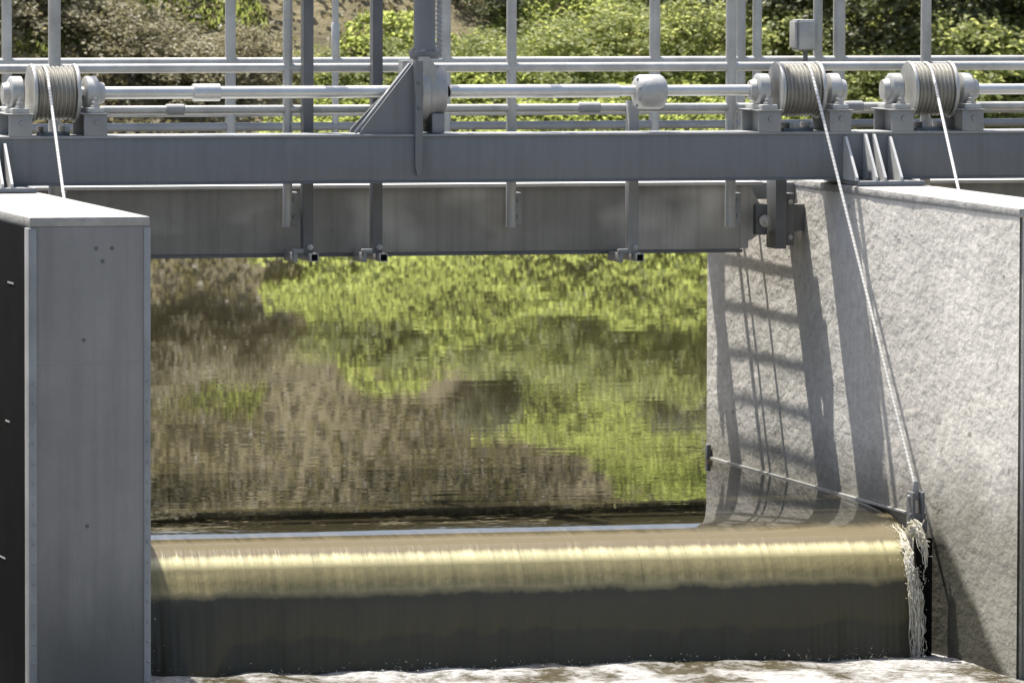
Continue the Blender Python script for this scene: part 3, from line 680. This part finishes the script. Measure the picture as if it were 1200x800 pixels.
front = [ # px, Y, width, height
 (372, 44.25, .6, .22, 'bright green shrub behind the leftmost pair of close posts'),
 (455, 44.3, .7, .28, 'bright green shrub between the gearbox column and the post left of it'),
 (565, 44.3, .75, .3, 'low bright green shrub seen just right of the gearbox column'),
 (655, 44.3, .9, .36, 'bright green shrub right of the post above the middle of the beam'),
 (740, 44.4, .85, .42, 'bright green shrub left of the post above the shaft coupling'),
 (825, 44.4, .85, .5, 'bright green shrub between the shaft coupling and the pair of close posts'),
 (920, 44.2, 1.0, .5, 'bright green shrub behind the drum and its electrical box'),
 (1025, 43.9, .9, .5, 'bright low shrub between the two drums at the right'),
 (1130, 44.0, 1.1, .7, 'bright leafy shrub just right of the rightmost drum'),
 (1260, 44.1, 1.1, .8, 'bright leafy shrub at the right edge of the photo'),
]
for k, (px, Y, wd, ht, lab) in enumerate(front): shrub('leaf', k % 4, px, Y, wd, ht, lab, 'shrub', 'shrub', G1, -.12)
back = [(570, 44.75, .5, .25, 'leaf_d', 'dark shrub high on the bank in the gap right of the column'),
 (795, 44.7, .6, .3, 'leaf_d', 'dark shrub on the upper bank right of the shaft coupling'),
 (905, 44.6, 1.0, .6, 'leaf_d', 'dark shrub behind the grey electrical box'),
 (1010, 44.3, 1.1, .8, 'leaf_d', 'dark leafy shrub behind the gap between the right drums'),
 (1110, 44.5, 1.1, .9, 'leaf_d', 'dark leafy shrub above the rightmost drum'),
 (1220, 44.5, 1.3, 1.0, 'leaf_d', 'dark leafy shrub filling the top right corner')]
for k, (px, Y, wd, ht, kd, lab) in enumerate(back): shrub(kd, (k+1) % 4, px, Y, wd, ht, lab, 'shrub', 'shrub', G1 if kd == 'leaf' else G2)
dry = [(-40, 44.4, 1.0, .5, 'dry brown bush at the far left edge above the left drum'),
 (60, 44.7, .9, .4, 'dry brown bush behind the second post from the left edge'),
 (150, 44.3, .8, .35, 'dry brown bush low on the bank left of the green strip'),
 (225, 44.1, .8, .3, 'dry brown bush just below the strip of green grass'),
 (285, 44.2, .6, .3, 'dry brown bush beside the first bright green shrub'),
 (120, 46.0, 1.2, .5, 'dry brown bush high on the bank above the green strip'),
 (10, 46.2, 1.3, .5, 'dry brown bush highest in the top left corner')]
for k, (px, Y, wd, ht, lab) in enumerate(dry): shrub('dry', k % 4, px, Y, wd, ht, lab, 'dry_bush', 'bush', G3)

# low leafy cover hugging the steep bank: green towards the right, brown and dry elsewhere
def cover(name, xr, yr, n_, size, mat, seed, mask, lift=.16):
    r = np.random.default_rng(seed); x = r.uniform(*xr, n_); y = r.uniform(*yr, n_); k = mask(x, y, r); x, y = x[k], y[k]
    z = hillz(x, y); hump = np.clip(fbm(x*4.5, y*4.5, seed, 4), -.4, 2)
    z = np.maximum(z, -.02)+.03+lift*(hump+.4)*r.uniform(.55, 1, len(x))
    V, Fq = leaves(np.stack([x, y, z], 1), size, .45, seed, .75)
    return tag(npmesh(name, V, Fq, mat), kind='stuff')
def green_top(x):
    "height up the bank where the green cover ends: higher towards the right"
    return np.interp(x, [9.6, 9.8, 10.1, 10.5, 11.0, 11.6, 12.3, 13.0, 14.0, 16, 24], [-.3, .25, .65, .88, 1.1, 1.4, 1.7, 1.95, 2.4, 2.8, 3])
def is_green(x, y): return hillz(x, y) < green_top(x)+.13*fbm(x*5, y*5, 61, 4)
def holes(x, y): return fbm(x*2.3+4, y*2.9, 63, 3)
def gmask(x, y, r): return is_green(x, y) & (holes(x, y) > -.62)
def dmask(x, y, r): return ~is_green(x, y) & (r.uniform(0, 1, len(x)) < np.clip(.75+.6*fbm(x*1.9, y*1.9, 64, 3), .05, 1))
cover('creeper', (9, 20), (42.9, 47.4), 230000, .046, M['creeper'], 62, gmask, .13)
cover('dry_ground_cover', (3, 24), (42.95, 52), 170000, .06, M['litter'], 65, dmask, .12)

# grasses: countless blades
def blades(name, xr, yr, n_, L, mat, seed, mask=None):
    r = np.random.default_rng(seed); x = r.uniform(*xr, n_); y = r.uniform(*yr, n_)
    if mask is not None: k = mask(x, y, r); x, y = x[k], y[k]
    n_ = len(x); z = np.maximum(hillz(x, y), -.02)-.02; l = L*r.uniform(.4, 1.2, n_); th = r.uniform(0, 2*math.pi, n_); ln = r.uniform(.1, .7, n_)
    wv = np.stack([np.cos(th), np.sin(th), 0*th], 1)*.009; b = np.stack([x, y, z], 1)
    d = np.stack([np.cos(th+1.4)*ln, np.sin(th+1.4)*ln, np.ones(n_)], 1); tip = b+d*l[:, None]
    V = np.stack([b-wv, b+wv, tip+wv*.25, tip-wv*.25], 1).reshape(-1, 3)
    return tag(npmesh(name, V, np.arange(n_*4).reshape(-1, 4), mat), kind='stuff')
def pxx(px, Y): return P(px, 60, Y).x
def drymask(x, y, r): return r.uniform(0, 1, len(x)) < np.clip(.5+.6*fbm(x*1.7, y*1.7, 44, 3), .05, 1)
blades('dry_grass', (3, 30), (47.8, 54), 20000, .2, M['dry'], 41, drymask)
def strip(x, y, r):
    c = 44.95 + (x-9.0)*.28; return ((np.abs(y-c) < .22+.12*fbm(x*3, y*3, 46, 2)) & (r.uniform(0, 1, len(x)) < .9)) | (x < 0)
blades('green_grass', (8.3, 10.3), (43.6, 47.5), 50000, .07, M['grass'], 42, strip)

# woods on top of the bank, one far mass
pts = []; r = np.random.default_rng(77); trunks = MB()
for k in range(30):
    x = 1+k*1.15+r.uniform(-.5, .5); y = r.uniform(46.6, 53) if x < 13 else r.uniform(47.6, 53); z = float(hillz(np.array([x]), np.array([y]))[0]); H = r.uniform(2.8, 4.2)
    trunks.tube([(x, y, z-.3), (x+r.uniform(-.2, .2), y, z+H*.4), (x+r.uniform(-.5, .5), y+r.uniform(-.3, .3), z+H*.9)], [.14, .10, .03], 8)
    for c in range(44):
        th = r.uniform(0, 6.28); h = r.uniform(.0, 1); R = 1.3*(1-.5*h)*r.uniform(.3, 1.1)
        pts.append(np.array([x+R*math.cos(th), y+R*math.sin(th), z+H*h])+r.normal(0, 1, (70, 3))*np.array([.34, .34, .28]))
V, Fq = leaves(np.concatenate(pts), .2, .3, 78)
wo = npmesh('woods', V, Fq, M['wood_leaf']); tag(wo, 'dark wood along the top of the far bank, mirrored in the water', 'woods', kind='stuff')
wt = trunks.build('trunks', M['bark'], wo)
